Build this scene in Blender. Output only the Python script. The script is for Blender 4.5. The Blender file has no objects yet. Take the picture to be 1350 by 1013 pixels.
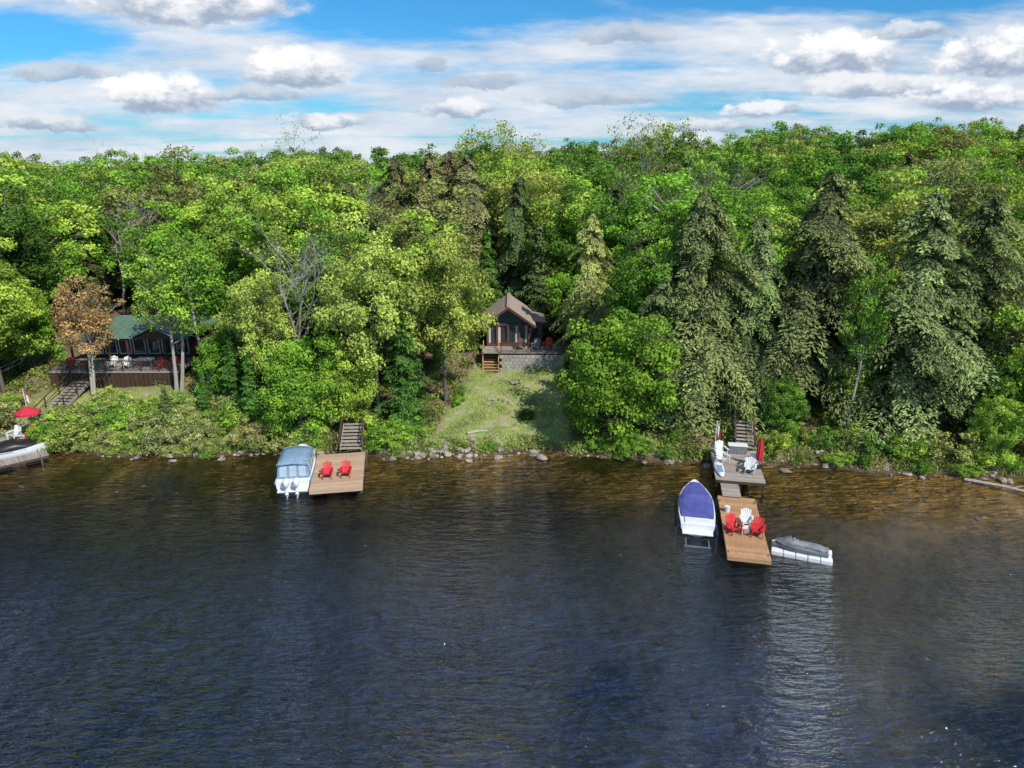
import bpy, math, random
import numpy as np
from mathutils import Vector, Matrix, Euler
random.seed(7)
scene=bpy.context.scene
COL=scene.collection
# ---------------------------------------------------------------- terrain functions
def shoreY(x):
    x=np.asarray(x,float)
    return 47.5+0.35*np.sin(x*0.35+1)+0.22*np.sin(x*0.9)+0.12*np.sin(x*2.3+.5)-0.137*(np.clip(x,5,90)-5)
def H(x,y):
    x=np.asarray(x,float); y=np.asarray(y,float)
    d=y-shoreY(x)
    s2=0.04+0.07*np.clip((x+60)/150,0,1)
    dp=np.clip(d,0,None)
    land=0.35*(1-np.exp(-dp/0.7))+0.21*np.minimum(dp,14)+s2*np.clip(dp-14,0,95)
    land=land+np.clip(dp/4,0,1)*(0.12*np.sin(x*.7+y*.3)+0.1*np.sin(y*.9-x*.4)+.05*np.sin(x*2.1+y*1.7))
    dn=np.clip(-d,0,None)
    wat=-0.12*np.minimum(dn,5)-0.38*np.clip(dn-5,0,17)+0.04*np.sin(x*1.3+y)*np.clip(dn,0,1)
    return np.where(d>0,land,wat)
def h(x,y): return float(H(x,y))
# ---------------------------------------------------------------- materials
def nmat(name):
    m=bpy.data.materials.new(name); m.use_nodes=True
    nt=m.node_tree; nt.nodes.clear()
    out=nt.nodes.new('ShaderNodeOutputMaterial')
    return m,nt,out
def L(nt,a,b): nt.links.new(a,b)
def simple(name,c,rough=.6,c2=None,scale=8,metal=0,bump=.15,island=0.0,spec=.4,stretch=(1,1,1)):
    m,nt,out=nmat(name)
    b=nt.nodes.new('ShaderNodeBsdfPrincipled')
    b.inputs['Roughness'].default_value=rough; b.inputs['Metallic'].default_value=metal
    b.inputs['Specular IOR Level'].default_value=spec
    tc=nt.nodes.new('ShaderNodeTexCoord'); mp=nt.nodes.new('ShaderNodeMapping'); mp.inputs['Scale'].default_value=stretch
    L(nt,tc.outputs['Object'],mp.inputs[0])
    n=nt.nodes.new('ShaderNodeTexNoise'); n.inputs['Scale'].default_value=scale; n.inputs['Detail'].default_value=5
    L(nt,mp.outputs[0],n.inputs['Vector'])
    r=nt.nodes.new('ShaderNodeValToRGB')
    if c2 is None: c2=tuple(v*.75 for v in c)
    r.color_ramp.elements[0].position=.3; r.color_ramp.elements[1].position=.7
    r.color_ramp.elements[0].color=(*c2,1); r.color_ramp.elements[1].color=(*c,1)
    L(nt,n.outputs[0],r.inputs[0]); col=r.outputs[0]
    if island>0:
        g=nt.nodes.new('ShaderNodeNewGeometry'); hs=nt.nodes.new('ShaderNodeHueSaturation')
        mr=nt.nodes.new('ShaderNodeMapRange'); mr.inputs[3].default_value=1-island; mr.inputs[4].default_value=1+island
        L(nt,g.outputs['Random Per Island'],mr.inputs[0]); L(nt,mr.outputs[0],hs.inputs['Value']); L(nt,col,hs.inputs['Color']); col=hs.outputs[0]
    L(nt,col,b.inputs['Base Color'])
    if bump>0:
        bp=nt.nodes.new('ShaderNodeBump'); bp.inputs['Strength'].default_value=bump; bp.inputs['Distance'].default_value=.03
        L(nt,n.outputs[0],bp.inputs['Height']); L(nt,bp.outputs[0],b.inputs['Normal'])
    L(nt,b.outputs[0],out.inputs[0]); return m
def leafmat(name,trans=.27,var=.55,warm=(1.15,1.08,.95)):
    m,nt,out=nmat(name)
    oi=nt.nodes.new('ShaderNodeObjectInfo'); g=nt.nodes.new('ShaderNodeNewGeometry')
    at=nt.nodes.new('ShaderNodeAttribute'); at.attribute_name='tone'
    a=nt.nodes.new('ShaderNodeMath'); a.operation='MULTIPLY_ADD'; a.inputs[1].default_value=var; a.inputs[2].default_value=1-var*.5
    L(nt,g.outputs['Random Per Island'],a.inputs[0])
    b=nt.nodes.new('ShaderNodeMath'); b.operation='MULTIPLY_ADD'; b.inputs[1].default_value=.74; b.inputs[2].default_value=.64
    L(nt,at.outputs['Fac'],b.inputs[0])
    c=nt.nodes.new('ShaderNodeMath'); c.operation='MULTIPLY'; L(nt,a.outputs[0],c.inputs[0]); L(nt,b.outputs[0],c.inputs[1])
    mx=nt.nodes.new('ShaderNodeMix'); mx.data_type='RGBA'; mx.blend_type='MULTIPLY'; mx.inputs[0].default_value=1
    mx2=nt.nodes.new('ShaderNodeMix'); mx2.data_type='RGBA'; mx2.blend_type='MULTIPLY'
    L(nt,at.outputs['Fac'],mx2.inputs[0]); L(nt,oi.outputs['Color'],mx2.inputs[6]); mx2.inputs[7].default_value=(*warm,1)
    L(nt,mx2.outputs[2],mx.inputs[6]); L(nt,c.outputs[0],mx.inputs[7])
    d=nt.nodes.new('ShaderNodeBsdfDiffuse'); t=nt.nodes.new('ShaderNodeBsdfTranslucent'); s=nt.nodes.new('ShaderNodeMixShader')
    s.inputs[0].default_value=trans
    L(nt,mx.outputs[2],d.inputs[0]); L(nt,mx.outputs[2],t.inputs[0]); L(nt,d.outputs[0],s.inputs[1]); L(nt,t.outputs[0],s.inputs[2])
    L(nt,s.outputs[0],out.inputs[0]); return m
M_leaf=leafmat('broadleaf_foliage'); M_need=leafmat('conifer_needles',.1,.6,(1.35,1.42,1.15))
M_bark=simple('bark_grey_brown',(.18,.15,.12),.9,(.08,.065,.05),6,bump=.6,stretch=(3,3,.6))
M_barkpale=simple('bark_pale',(.46,.43,.38),.9,(.28,.25,.21),5,bump=.4,stretch=(1,1,3))
M_wood=simple('cedar_deck_wood',(.47,.27,.14),.75,(.33,.18,.09),3,island=.16,stretch=(6,.6,6))
M_woodtan=simple('tan_deck_wood',(.50,.35,.24),.75,(.38,.25,.165),3,island=.14,stretch=(.6,6,6))
M_woodgrey=simple('weathered_deck_wood',(.36,.31,.27),.85,(.23,.195,.17),3,island=.18,stretch=(.8,5,6))
M_wooddark=simple('dark_stained_wood',(.085,.045,.028),.6,(.05,.028,.02),5,island=.1)
M_log=simple('reddish_log_wall',(.15,.062,.035),.6,(.09,.04,.024),4,island=.1)
M_red=simple('red_painted_plastic',(.62,.03,.035),.45,(.5,.02,.025),3,bump=0)
M_redfab=simple('red_fabric',(.55,.03,.05),.85,(.4,.02,.035),6)
M_white=simple('white_paint',(.74,.74,.72),.45,(.62,.62,.60),3,bump=.03)
M_gel=simple('white_gelcoat',(.74,.75,.76),.18,(.66,.67,.68),1.5,bump=0,spec=.6)
M_bluecan=simple('blue_grey_canvas',(.20,.31,.42),.8,(.14,.22,.32),4,bump=.4)
M_purple=simple('navy_violet_boat_cover',(.085,.095,.32),.8,(.055,.06,.22),3,bump=.6)
M_vinyl=simple('clear_vinyl',(.42,.5,.56),.12,(.3,.38,.44),2,bump=.05,spec=.8)
M_glass=simple('window_glass',(.035,.05,.06),.05,(.02,.03,.035),1,bump=0,spec=1)
M_black=simple('black_plastic',(.02,.02,.022),.4,bump=0)
M_greyplas=simple('grey_cover_fabric',(.20,.21,.22),.6,(.12,.13,.14),4,bump=.4)
M_alu=simple('aluminium',(.6,.6,.6),.35,metal=.9,bump=0)
M_roofbr=simple('brown_shingle_roof',(.38,.30,.24),.9,(.25,.19,.15),9,bump=.5)
M_roofgr=simple('green_metal_roof',(.12,.20,.145),.45,(.085,.145,.11),3,bump=.1)
M_roofgy=simple('grey_shingle_roof',(.30,.29,.28),.9,(.2,.19,.19),8,bump=.4)
M_stone=simple('grey_block_wall',(.40,.37,.33),.9,(.27,.25,.22),5,bump=.7,island=.15)
M_rock=simple('shore_rock',(.36,.315,.26),.9,(.14,.115,.085),2.5,bump=.8,island=.35)
M_curtain=simple('pale_curtain',(.55,.53,.5),.8,bump=.2)
M_grass=leafmat('grass_blades',.2,.5)

# ---------------------------------------------------------------- mesh builder
class MB:
    def __init__(s): s.v=[]; s.f=[]
    def add(s,vs,fs):
        o=len(s.v); s.v+= [tuple(p) for p in vs]; s.f+=[tuple(i+o for i in f) for f in fs]; return s
    def box(s,cx,cy,cz,sx,sy,sz,rot=None):
        vs=[Vector((a*sx/2,b*sy/2,c*sz/2)) for a in(-1,1) for b in(-1,1) for c in(-1,1)]
        if rot is not None:
            e=Euler(rot).to_matrix(); vs=[e@v for v in vs]
        c=Vector((cx,cy,cz)); vs=[v+c for v in vs]
        return s.add(vs,[(0,1,3,2),(4,6,7,5),(0,4,5,1),(2,3,7,6),(0,2,6,4),(1,5,7,3)])
    def beam(s,p0,p1,w,t):
        p0=Vector(p0);p1=Vector(p1); d=(p1-p0).normalized()
        up=Vector((0,0,1)) if abs(d.z)<.95 else Vector((0,1,0))
        x=d.cross(up).normalized()*w/2; z=x.cross(d).normalized()*t/2
        vs=[p+a*x+b*z for p in(p0,p1) for a,b in((-1,-1),(1,-1),(1,1),(-1,1))]
        return s.add(vs,[(0,1,2,3),(7,6,5,4),(0,4,5,1),(1,5,6,2),(2,6,7,3),(3,7,4,0)])
    def tube(s,pts,rad,n=6):
        pts=[Vector(p) for p in pts]; vs=[]
        for i,p in enumerate(pts):
            d=(pts[min(i+1,len(pts)-1)]-pts[max(i-1,0)]).normalized()
            a=d.cross(Vector((.31,.95,.05))).normalized(); b=d.cross(a)
            r=rad[i] if isinstance(rad,(list,tuple)) else rad
            for k in range(n):
                t=2*math.pi*k/n; vs.append(p+a*math.cos(t)*r+b*math.sin(t)*r)
        fs=[]
        for i in range(len(pts)-1):
            for k in range(n):
                fs.append((i*n+k,i*n+(k+1)%n,(i+1)*n+(k+1)%n,(i+1)*n+k))
        fs.append(tuple(range(n))[::-1]); fs.append(tuple((len(pts)-1)*n+k for k in range(n)))
        return s.add(vs,fs)
    def loft(s,secs,close=True,caps=True):
        n=len(secs[0]); vs=[p for q in secs for p in q]; fs=[]
        for i in range(len(secs)-1):
            for k in range(n if close else n-1):
                fs.append((i*n+k,i*n+(k+1)%n,(i+1)*n+(k+1)%n,(i+1)*n+k))
        if caps: fs.append(tuple(range(n))[::-1]); fs.append(tuple((len(secs)-1)*n+k for k in range(n)))
        return s.add(vs,fs)
    def mesh(s,name):
        me=bpy.data.meshes.new(name); me.from_pydata(s.v,[],s.f); me.update(); return me
    def part(s,name,parent,mat,bevel=0,smooth=False,sub=0):
        me=s.mesh(name); me.materials.append(mat)
        if smooth: me.polygons.foreach_set('use_smooth',[True]*len(me.polygons))
        o=bpy.data.objects.new(name,me); COL.objects.link(o)
        if parent: o.parent=parent
        if bevel:
            b=o.modifiers.new('b','BEVEL'); b.width=bevel; b.segments=2; b.limit_method='ANGLE'
        if sub:
            b=o.modifiers.new('s','SUBSURF'); b.levels=sub; b.render_levels=sub
        return o
def group(name,x,y,z,yaw=0,sc=1):
    e=bpy.data.objects.new(name,None); COL.objects.link(e); e.location=(x,y,z); e.rotation_euler=(0,0,math.radians(yaw)); e.scale=(sc,)*3
    e.empty_display_size=.2; return e

# ---------------------------------------------------------------- trees
def norm(a): return a/(np.linalg.norm(a,axis=1,keepdims=True)+1e-9)
def leafquads(P,N,S,asp,rng,T=None):
    if T is None: T=rng.normal(size=P.shape)
    T=norm(T-N*np.sum(T*N,axis=1,keepdims=True)); B=np.cross(N,T)
    S=S[:,None]; V=np.stack([P+T*S,P+B*S*asp,P-T*S,P-B*S*asp],axis=1).reshape(-1,3)
    return V
def treemesh(name,mb,V,tone,mleaf,mbark):
    nb=len(mb.v); nf=len(mb.f); nq=len(V)//4
    q=(np.arange(nq*4).reshape(-1,4)+nb).tolist()
    me=bpy.data.meshes.new(name); me.from_pydata(mb.v+V.tolist(),[],mb.f+q)
    me.materials.append(mbark); me.materials.append(mleaf)
    me.polygons.foreach_set('material_index',np.concatenate([np.zeros(nf,int),np.ones(nq,int)]))
    a=me.attributes.new('tone','FLOAT','POINT')
    a.data.foreach_set('value',np.concatenate([np.zeros(nb),np.repeat(tone,4)]).astype(np.float32))
    me.update(); return me
def deciduous(name,seed,Ht,R,cb,nc,nl,leaf,cr=1.15,bark=None,sparse=1.0,stems=1):
    rng=np.random.default_rng(seed); mb=MB()
    lean=rng.normal(0,.04,2)*Ht
    def tp(t): return Vector((lean[0]*t+.15*math.sin(t*5+seed),lean[1]*t+.15*math.cos(t*4+seed),Ht*t*.86))
    for s_ in range(stems):
        off=Vector((rng.uniform(-.4,.4),rng.uniform(-.4,.4),0))*(s_>0)
        mb.tube([tp(t)+off*(1+t*3) for t in(0,.15,.35,.55,.75,1)],[r*Ht/15 for r in(.24,.19,.15,.11,.07,.02)],7)
    zc=Ht*(cb+1)/2; hz=Ht*(1-cb)/2
    ph=rng.uniform(0,6.28,6); Ps=[];Ns=[];Ss=[];Ts=[]
    for k in range(nc):
        i=(k+.5)/nc; cz=1-2*i*.93; az=k*2.39996+rng.normal(0,.35)
        lobe=1+.20*math.sin(2*az+ph[0]+cz*2)+.13*math.sin(3*az+ph[1]-cz*3)+.12*math.sin(5*az+ph[2]+4*cz)
        rr=(rng.uniform(.75,1.08) if rng.random()<.72 else rng.uniform(.3,.7))*lobe
        sr=math.sqrt(max(0,1-cz*cz))
        c=np.array([math.cos(az)*sr*R*rr,math.sin(az)*sr*R*rr,zc+cz*hz*(rr if cz>0 else .9*rr)])
        c+= np.array([lean[0],lean[1],0])*c[2]/Ht
        r=cr*rng.uniform(.6,1.25)
        tz=max(.12,min(.95,(c[2]-.35*math.hypot(c[0],c[1]))/(Ht*.86)-.06)); p0=tp(tz); p1=Vector(c)
        mid=(p0+p1)/2+Vector((0,0,-.12*(p1-p0).length))
        mb.tube([p0,mid,p1],[.07*Ht/15,.045*Ht/15,.015],4)
        for j in range(2):
            e=p1+Vector(rng.normal(0,1,3))*r*.6
            mb.tube([mid.lerp(p1,.6),e],[.02,.006],3)
        n=int(nl*rng.uniform(.6,1.3)*sparse*(r/cr)**2)
        d=norm(rng.normal(size=(n,3))+np.array([0,0,.25])); rad=rng.uniform(.3,1.12,n)**.6
        bump=1+.3*np.sin(d[:,0]*5+k)*np.cos(d[:,1]*6+k*2)
        P=c+d*(rad*bump)[:,None]*r*np.array([1.1,1.1,.72])
        Ps.append(P); Ns.append(norm(d*.8+np.array([0,0,.35])+rng.normal(0,.5,(n,3)))); Ss.append(leaf*rng.uniform(.6,1.35,n))
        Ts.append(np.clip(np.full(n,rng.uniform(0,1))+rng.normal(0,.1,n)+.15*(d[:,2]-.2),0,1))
    P=np.concatenate(Ps);N=np.concatenate(Ns);S=np.concatenate(Ss);T=np.concatenate(Ts)
    return treemesh(name,mb,leafquads(P,N,S,.62,rng),T,M_leaf,bark or M_bark)
def conifer(name,seed,Ht,R,z0,nb,nq,leaf,power=.8,droop=.35,dens=1.0,rag=(.5,1.2),wd=.34):
    rng=np.random.default_rng(seed); mb=MB()
    ln=rng.normal(0,.02,2)*Ht
    mb.tube([(ln[0]*t,ln[1]*t,Ht*t) for t in(0,.25,.5,.75,1)],[.26*Ht/18,.2*Ht/18,.14*Ht/18,.07,.015],7)
    Ps=[];Ns=[];Ss=[];Ts=[];TT=[]
    ph=rng.uniform(0,6.28,4)
    for k in range(nb):
        t=z0+(1-z0)*((k+rng.random())/nb)**.9; z=Ht*t; az=k*2.39996+rng.normal(0,.4)
        lob=1+.24*math.sin(az*2+ph[0]+t*9)+.24*math.sin(az*3+ph[1]-t*13)
        Lb=(R*(1-t)**power*lob+.3)*rng.uniform(*rag)*(min(1,.6+.4*(t-z0)/.12) if t<z0+.12 else 1)
        d=np.array([math.cos(az),math.sin(az),0]); sd=np.array([-d[1],d[0],0])
        n=int(nq*(Lb/R+.12)*rng.uniform(.8,1.2)*1.5*dens)
        up=rng.uniform(.05,.3); bt=rng.uniform(-.2,.2)
        def bp(u):
            return np.array([ln[0]*t,ln[1]*t,z])+d*(u*Lb)[:,None]+np.array([0,0,1])*((up*u-(droop+up)*u*u)*Lb)[:,None]
        ctl=bp(np.array([0,.5,.95])); mb.tube([tuple(c) for c in ctl],[.05,.03,.008],4)
        u=rng.uniform(.12,1,n)**.75; w=(wd*Lb*np.sin(np.clip(u*2.6,0,3.0))*.9+.12)*rng.uniform(-1,1,n)
        u2=np.round(u*9)/9+rng.normal(0,.02,n); u=np.where(rng.random(n)<.6,np.clip(u2+np.abs(w)/Lb*.4,0,1.05),u)
        P=bp(u)+sd*w[:,None]+np.array([0,0,1])*(-np.abs(w)*.28-rng.uniform(0,.2,n)+rng.normal(0,.04,n))[:,None]
        Tt=d*.8+sd*np.sign(w)[:,None]*.8+np.array([0,0,-.35])+rng.normal(0,.3,(n,3))
        Ps.append(P); Ns.append(norm(np.array([0,0,.7])+d*.45+rng.normal(0,.35,(n,3)))); TT.append(Tt)
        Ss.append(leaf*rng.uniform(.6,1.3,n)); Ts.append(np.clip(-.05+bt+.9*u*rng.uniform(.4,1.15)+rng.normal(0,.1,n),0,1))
    P=np.concatenate(Ps);N=np.concatenate(Ns);S=np.concatenate(Ss);T=np.concatenate(Ts);TT=np.concatenate(TT)
    return treemesh(name,mb,leafquads(P,N,S,.36,rng,TT),T,M_need,M_bark)
def baretree(name,seed,Ht,leafn=0):
    rng=random.Random(seed); mb=MB(); tips=[]
    def br(p,d,Ln,r,dep):
        q=p; pts=[p]; 
        for i in range(3):
            d=(d+Vector((rng.gauss(0,.13),rng.gauss(0,.13),rng.gauss(.03,.08)))).normalized(); q=q+d*Ln/3; pts.append(q)
        mb.tube(pts,[r,r*.85,r*.7,r*.5],5 if dep<2 else 3)
        if dep>=5: tips.append(q); return
        for i in range(3 if dep>0 else 5):
            k=pts[rng.choice([1,2,3])] if dep>0 else pts[rng.choice([2,3])]
            nd=(d+Vector((rng.gauss(0,.6),rng.gauss(0,.6),rng.gauss(.1,.3)))).normalized()
            br(k,nd,Ln*rng.uniform(.55,.8),r*.5,dep+1)
    br(Vector((0,0,0)),Vector((0,0,1)),Ht*.45,.17,0)
    nr=np.random.default_rng(seed)
    if leafn:
        c=np.array([tuple(t) for t in tips]); c=c[nr.integers(0,len(c),leafn)]; P=c+nr.normal(0,.28,(leafn,3))
        V=leafquads(P,norm(nr.normal(size=(leafn,3))+np.array([0,0,.6])),nr.uniform(.07,.16,leafn),.6,nr); T=nr.uniform(0,1,leafn)
    else: V=np.zeros((0,3)); T=np.zeros(0)
    return treemesh(name,mb,V,T,M_leaf,M_barkpale)
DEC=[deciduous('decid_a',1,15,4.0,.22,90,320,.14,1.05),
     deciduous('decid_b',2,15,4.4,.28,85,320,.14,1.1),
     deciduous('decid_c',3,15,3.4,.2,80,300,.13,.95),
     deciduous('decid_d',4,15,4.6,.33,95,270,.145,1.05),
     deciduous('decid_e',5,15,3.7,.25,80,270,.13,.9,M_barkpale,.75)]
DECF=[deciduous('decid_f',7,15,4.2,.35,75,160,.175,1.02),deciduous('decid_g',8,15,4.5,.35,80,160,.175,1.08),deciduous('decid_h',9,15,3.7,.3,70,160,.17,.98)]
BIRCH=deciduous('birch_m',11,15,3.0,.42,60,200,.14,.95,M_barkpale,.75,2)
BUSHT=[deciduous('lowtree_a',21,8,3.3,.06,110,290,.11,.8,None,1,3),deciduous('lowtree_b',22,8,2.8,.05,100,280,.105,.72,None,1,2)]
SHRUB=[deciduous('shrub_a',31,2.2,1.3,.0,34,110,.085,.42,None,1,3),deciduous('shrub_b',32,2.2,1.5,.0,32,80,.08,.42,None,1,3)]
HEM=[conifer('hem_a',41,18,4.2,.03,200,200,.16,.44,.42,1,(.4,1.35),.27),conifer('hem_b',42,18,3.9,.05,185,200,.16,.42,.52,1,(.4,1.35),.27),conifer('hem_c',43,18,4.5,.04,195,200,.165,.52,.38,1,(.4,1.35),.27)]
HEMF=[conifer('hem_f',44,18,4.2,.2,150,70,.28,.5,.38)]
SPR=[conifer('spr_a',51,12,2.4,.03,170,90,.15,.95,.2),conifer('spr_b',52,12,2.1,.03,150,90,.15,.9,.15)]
BARE=[baretree('bare_a',61,14),baretree('bare_b',62,14,2500),baretree('bare_c',63,14,6000)]
PH={}
for m in DEC+DECF+[BIRCH]: PH[m.name]=15
for m in BUSHT: PH[m.name]=8
for m in SHRUB: PH[m.name]=2.2
for m in HEM+HEMF: PH[m.name]=18
for m in SPR: PH[m.name]=12
for m in BARE: PH[m.name]=14
rr=random.Random(5)
def put(me,name,x,y,Ht,color,w=None,parent=None,rot=None,lean=(0,0),dz=-.1):
    o=bpy.data.objects.new(name,me); COL.objects.link(o)
    s=Ht/PH[me.name]; ws=s if w is None else w*s
    o.location=(x,y,h(x,y)+dz); o.scale=(ws,ws,s)
    o.rotation_euler=(lean[0],lean[1],rr.uniform(0,6.28) if rot is None else rot)
    j=rr.uniform(.82,1.12); o.color=(color[0]*j*rr.uniform(.92,1.08),color[1]*j,color[2]*j,1)
    if parent: o.parent=parent
    return o
GREEN=(.13,.27,.042); FRESH=(.20,.385,.05); LIME=(.295,.43,.07); YEL=(.355,.43,.10); OLIVE=(.25,.285,.09); RUST=(.42,.30,.13); DEEP=(.085,.175,.036)
HM=(.185,.225,.092); HMD=(.105,.14,.052); HMB=(.18,.19,.082)
trees=[]
def T(me,name,x,y,Ht,c,w=None,**k):
    trees.append((x,y)); return put(me,name,x,y,Ht,c,w,**k)
# left side
T(DEC[0],'maple_tree',-43.8,56,13.0,LIME)
T(DEC[2],'maple_tree',-46,52,10,FRESH)
T(BIRCH,'rusty_maple_tree',-34.9,54.0,10.6,RUST,.95,lean=(0,.04))
T(BIRCH,'birch_tree',-28.9,55.5,12.5,LIME,lean=(0,-.06))
T(BIRCH,'birch_tree',-26.2,56.5,13.5,FRESH,lean=(.02,.05))
T(SPR[0],'spruce_tree',-22.4,52.5,7.5,DEEP)
T(SPR[1],'spruce_tree',-27.0,50.2,3.8,HMD,1.2)
T(SPR[1],'spruce_tree',-20.3,50.5,6.5,DEEP)
T(SPR[0],'spruce_tree',-24.6,51.6,4.4,DEEP)
T(BUSHT[1],'shore_maple_tree',-23.6,55,6.5,FRESH,.9)
T(DEC[1],'maple_tree',-20.0,53.5,11.0,YEL,.85)
T(BUSHT[0],'shore_maple_tree',-15.9,49.3,7.8,FRESH,.85)
T(BUSHT[1],'shore_maple_tree',-13.2,50.6,6.6,LIME,.9)
T(DEC[3],'maple_tree',-10.6,51.8,14.2,YEL,.88)
T(SPR[0],'spruce_tree',-8.4,50.6,10.0,DEEP,1.0)
T(DEC[1],'maple_tree',-5.7,54.5,13.5,YEL,.86)
T(DEC[2],'maple_tree',-8.4,56.5,14.2,LIME)
T(DEC[0],'maple_tree',-14.3,57,13,GREEN)
T(BARE[0],'bare_tree',-18.3,54.8,15.2,OLIVE)
# behind cottage
T(HEM[1],'hemlock_tree',.5,74,16.0,HMD,.8)
BRN=(.22,.20,.09)
T(HEM[0],'hemlock_tree',-5.0,77,17.5,BRN,1.0); T(HEM[2],'hemlock_tree',-9.0,76,18.0,BRN,1.0); T(HEM[1],'hemlock_tree',-12.8,78,17.3,BRN,1.0); T(HEM[1],'hemlock_tree',-7,80.5,17.8,BRN,1.1)
T(SPR[0],'spruce_tree',2.9,70,12,HMD)
T(SPR[1],'spruce_tree',-2.6,70,11,DEEP)
T(HEM[2],'hemlock_tree',7.0,60.0,14,(.31,.34,.12),.8)
T(BUSHT[0],'shore_maple_tree',7.9,48.6,9.6,FRESH,.93)
T(DEC[2],'maple_tree',9.8,54,14,GREEN)
T(HEM[0],'hemlock_tree',14.6,51.5,17.8,HM,1.0)
T(HEM[2],'hemlock_tree',11.5,51.4,12.5,HM,.85)
T(HEM[1],'hemlock_tree',23.3,52.5,18.6,HMB,1.0)
T(HEM[1],'hemlock_tree',19.2,53,15.5,HM,.85)
T(HEM[2],'hemlock_tree',29.8,49.4,17.8,HM,1.0)
T(HEM[0],'hemlock_tree',34.2,50.8,17,HM,.95)
T(BIRCH,'birch_tree',25.8,49.0,12.8,FRESH,.65)
T(BUSHT[1],'cedar_tree',34.2,45.2,4.9,LIME,.85)
T(BUSHT[0],'shore_maple_tree',38.5,47.5,9.5,LIME,.9)
T(BIRCH,'birch_tree',37,50,13,OLIVE)
T(SPR[1],'spruce_tree',43,49,13,DEEP)
T(BUSHT[0],'shore_maple_tree',-50,50,8,LIME)
for (x,y,hh,c) in [(13,57,8,GREEN),(18,58,8,GREEN),(22,57.5,7,FRESH),(27,56,8,GREEN),(31,55,8,GREEN),(36,55,7,FRESH),(41,53,8,GREEN),(-18,59,8,GREEN),(-12,59,8,FRESH),(-9,61,8,GREEN),(-22.5,60,8,FRESH),(26.5,51.5,5.5,LIME),(20.8,49.8,4.5,GREEN),(-44,60,8,FRESH),(8.8,64,8,GREEN),(-6,66,8,GREEN),(6.5,68,7,FRESH)]:
    T(BUSHT[rr.randint(0,1)],'young_maple_tree',x,y,hh,c,rr.uniform(.8,1.05))
# skyline accents
T(BARE[0],'bare_tree',-65,128,19,OLIVE); T(BARE[1],'bare_tree',-45,132,18,YEL)
T(BARE[2],'birch_tree',-4,120,20.5,YEL,1.2); T(BARE[2],'birch_tree',23,128,20.5,LIME,1.2)
T(BARE[0],'bare_tree',28,84,17,OLIVE); T(BARE[0],'bare_tree',-44,76,15,OLIVE); T(BARE[1],'bare_tree',17,96,17,OLIVE)
# forest fill
forest=group('distant_forest',0,0,0)
def blocked(x,y):
    if -5.5<x<6.5 and y<71: return True
    if -14<x<-2 and 70<y<76: return True
    if -43<x<-24 and y<70: return True
    if 44<x<56 and 64<y<76: return True
    return False
pts=list(trees); rf=random.Random(12); cnt=0
y=56.5
while y<160:
    sp=4.8+ (y-56)*.03
    half=.78*y+14; x=-half
    while x<half:
        px=x+rf.uniform(-1.7,1.7); py=y+rf.uniform(-1.6,1.6); x+=sp
        if blocked(px,py): continue
        if py-float(shoreY(px))<7 : continue
        if any((px-a)**2+(py-b)**2<2.9**2 for a,b in pts if abs(b-py)<3.2): continue
        pts.append((px,py)); cnt+=1
        zone=math.sin(px*.06+py*.045)+math.sin(px*.11-py*.08+2)
        r=rf.random()
        far=py>76; vf=py>86
        par=forest if far else None
        if r<.07+.10*(zone>0.9) :
            put(rf.choice(HEMF if vf else HEM),'forest_tree' if far else 'hemlock_tree',px,py,rf.uniform(12.0,15.5),rf.choice([HMD,HM,HMB]),rf.uniform(.8,1.05),parent=par)
        elif r<.11: put(rf.choice(SPR),'forest_tree' if far else 'spruce_tree',px,py,rf.uniform(11.5,14.5),rf.choice([HMD,DEEP]),1.0,parent=par)
        elif r<.14: put(rf.choice(BARE),'forest_tree' if far else 'bare_tree',px,py,rf.uniform(13,15.5),OLIVE,parent=par)
        else:
            c=rf.choices([GREEN,FRESH,LIME,YEL,OLIVE,DEEP,RUST],[2.8,3.4,2.6+zone,1.3,1.2,.8,.2])[0]
            Ht=rf.uniform(10.5,16.5)
            put(rf.choice(DECF if vf else DEC),'forest_tree' if far else 'maple_tree',px,py,Ht,c,rf.uniform(.95,1.25),parent=par)
    y+=4.8+(y-56)*.018
print('trees',cnt)
# shrubs on banks
rs=random.Random(3)
def shrubs(n,x0,x1,d0,d1,hmin,hmax,cols):
    for i in range(n):
        x=rs.uniform(x0,x1); y=float(shoreY(x))+rs.uniform(d0,d1)
        if -39.5<x<-36.0 and y>50.0: continue
        if 12.5<x<19.5 and y<48: continue
        if -13.2<x<-10.9: continue
        put(rs.choice(SHRUB),'shrub',x,y,rs.uniform(hmin,hmax),rs.choice(cols),rs.uniform(.9,1.3))
SC=[(.35,.41,.13),LIME,(.37,.39,.16),FRESH,YEL]
shrubs(72,-36.5,-19,.3,6.0,.9,2.1,SC)
shrubs(18,-37,-16,.05,.6,.5,1.0,SC)
shrubs(16,-52,-40,.8,8,1.4,2.6,SC)
shrubs(16,-19,-15.5,.2,3,1,2,SC); shrubs(9,-10.3,-7.5,.3,2.5,.9,1.7,[FRESH,OLIVE,LIME]); shrubs(8,4.6,7,.2,7,.8,1.7,[FRESH,OLIVE,GREEN])
shrubs(3,-.6,1.3,3.6,5,.7,1.1,[DEEP,GREEN]); shrubs(3,-5.0,-4.0,5,9,.6,1.0,[GREEN,FRESH]); shrubs(20,17.8,29,.9,6,.6,1.6,[OLIVE,FRESH,GREEN,LIME])
shrubs(14,31,46,.1,4,.8,2.2,SC); shrubs(7,-6,3,.2,.9,.35,.6,[OLIVE,FRESH]); shrubs(12,8,13.0,.1,2.5,.8,1.8,[GREEN,FRESH])
shrubs(14,18,33,.05,.7,.4,.9,[OLIVE,GREEN,FRESH])

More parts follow.
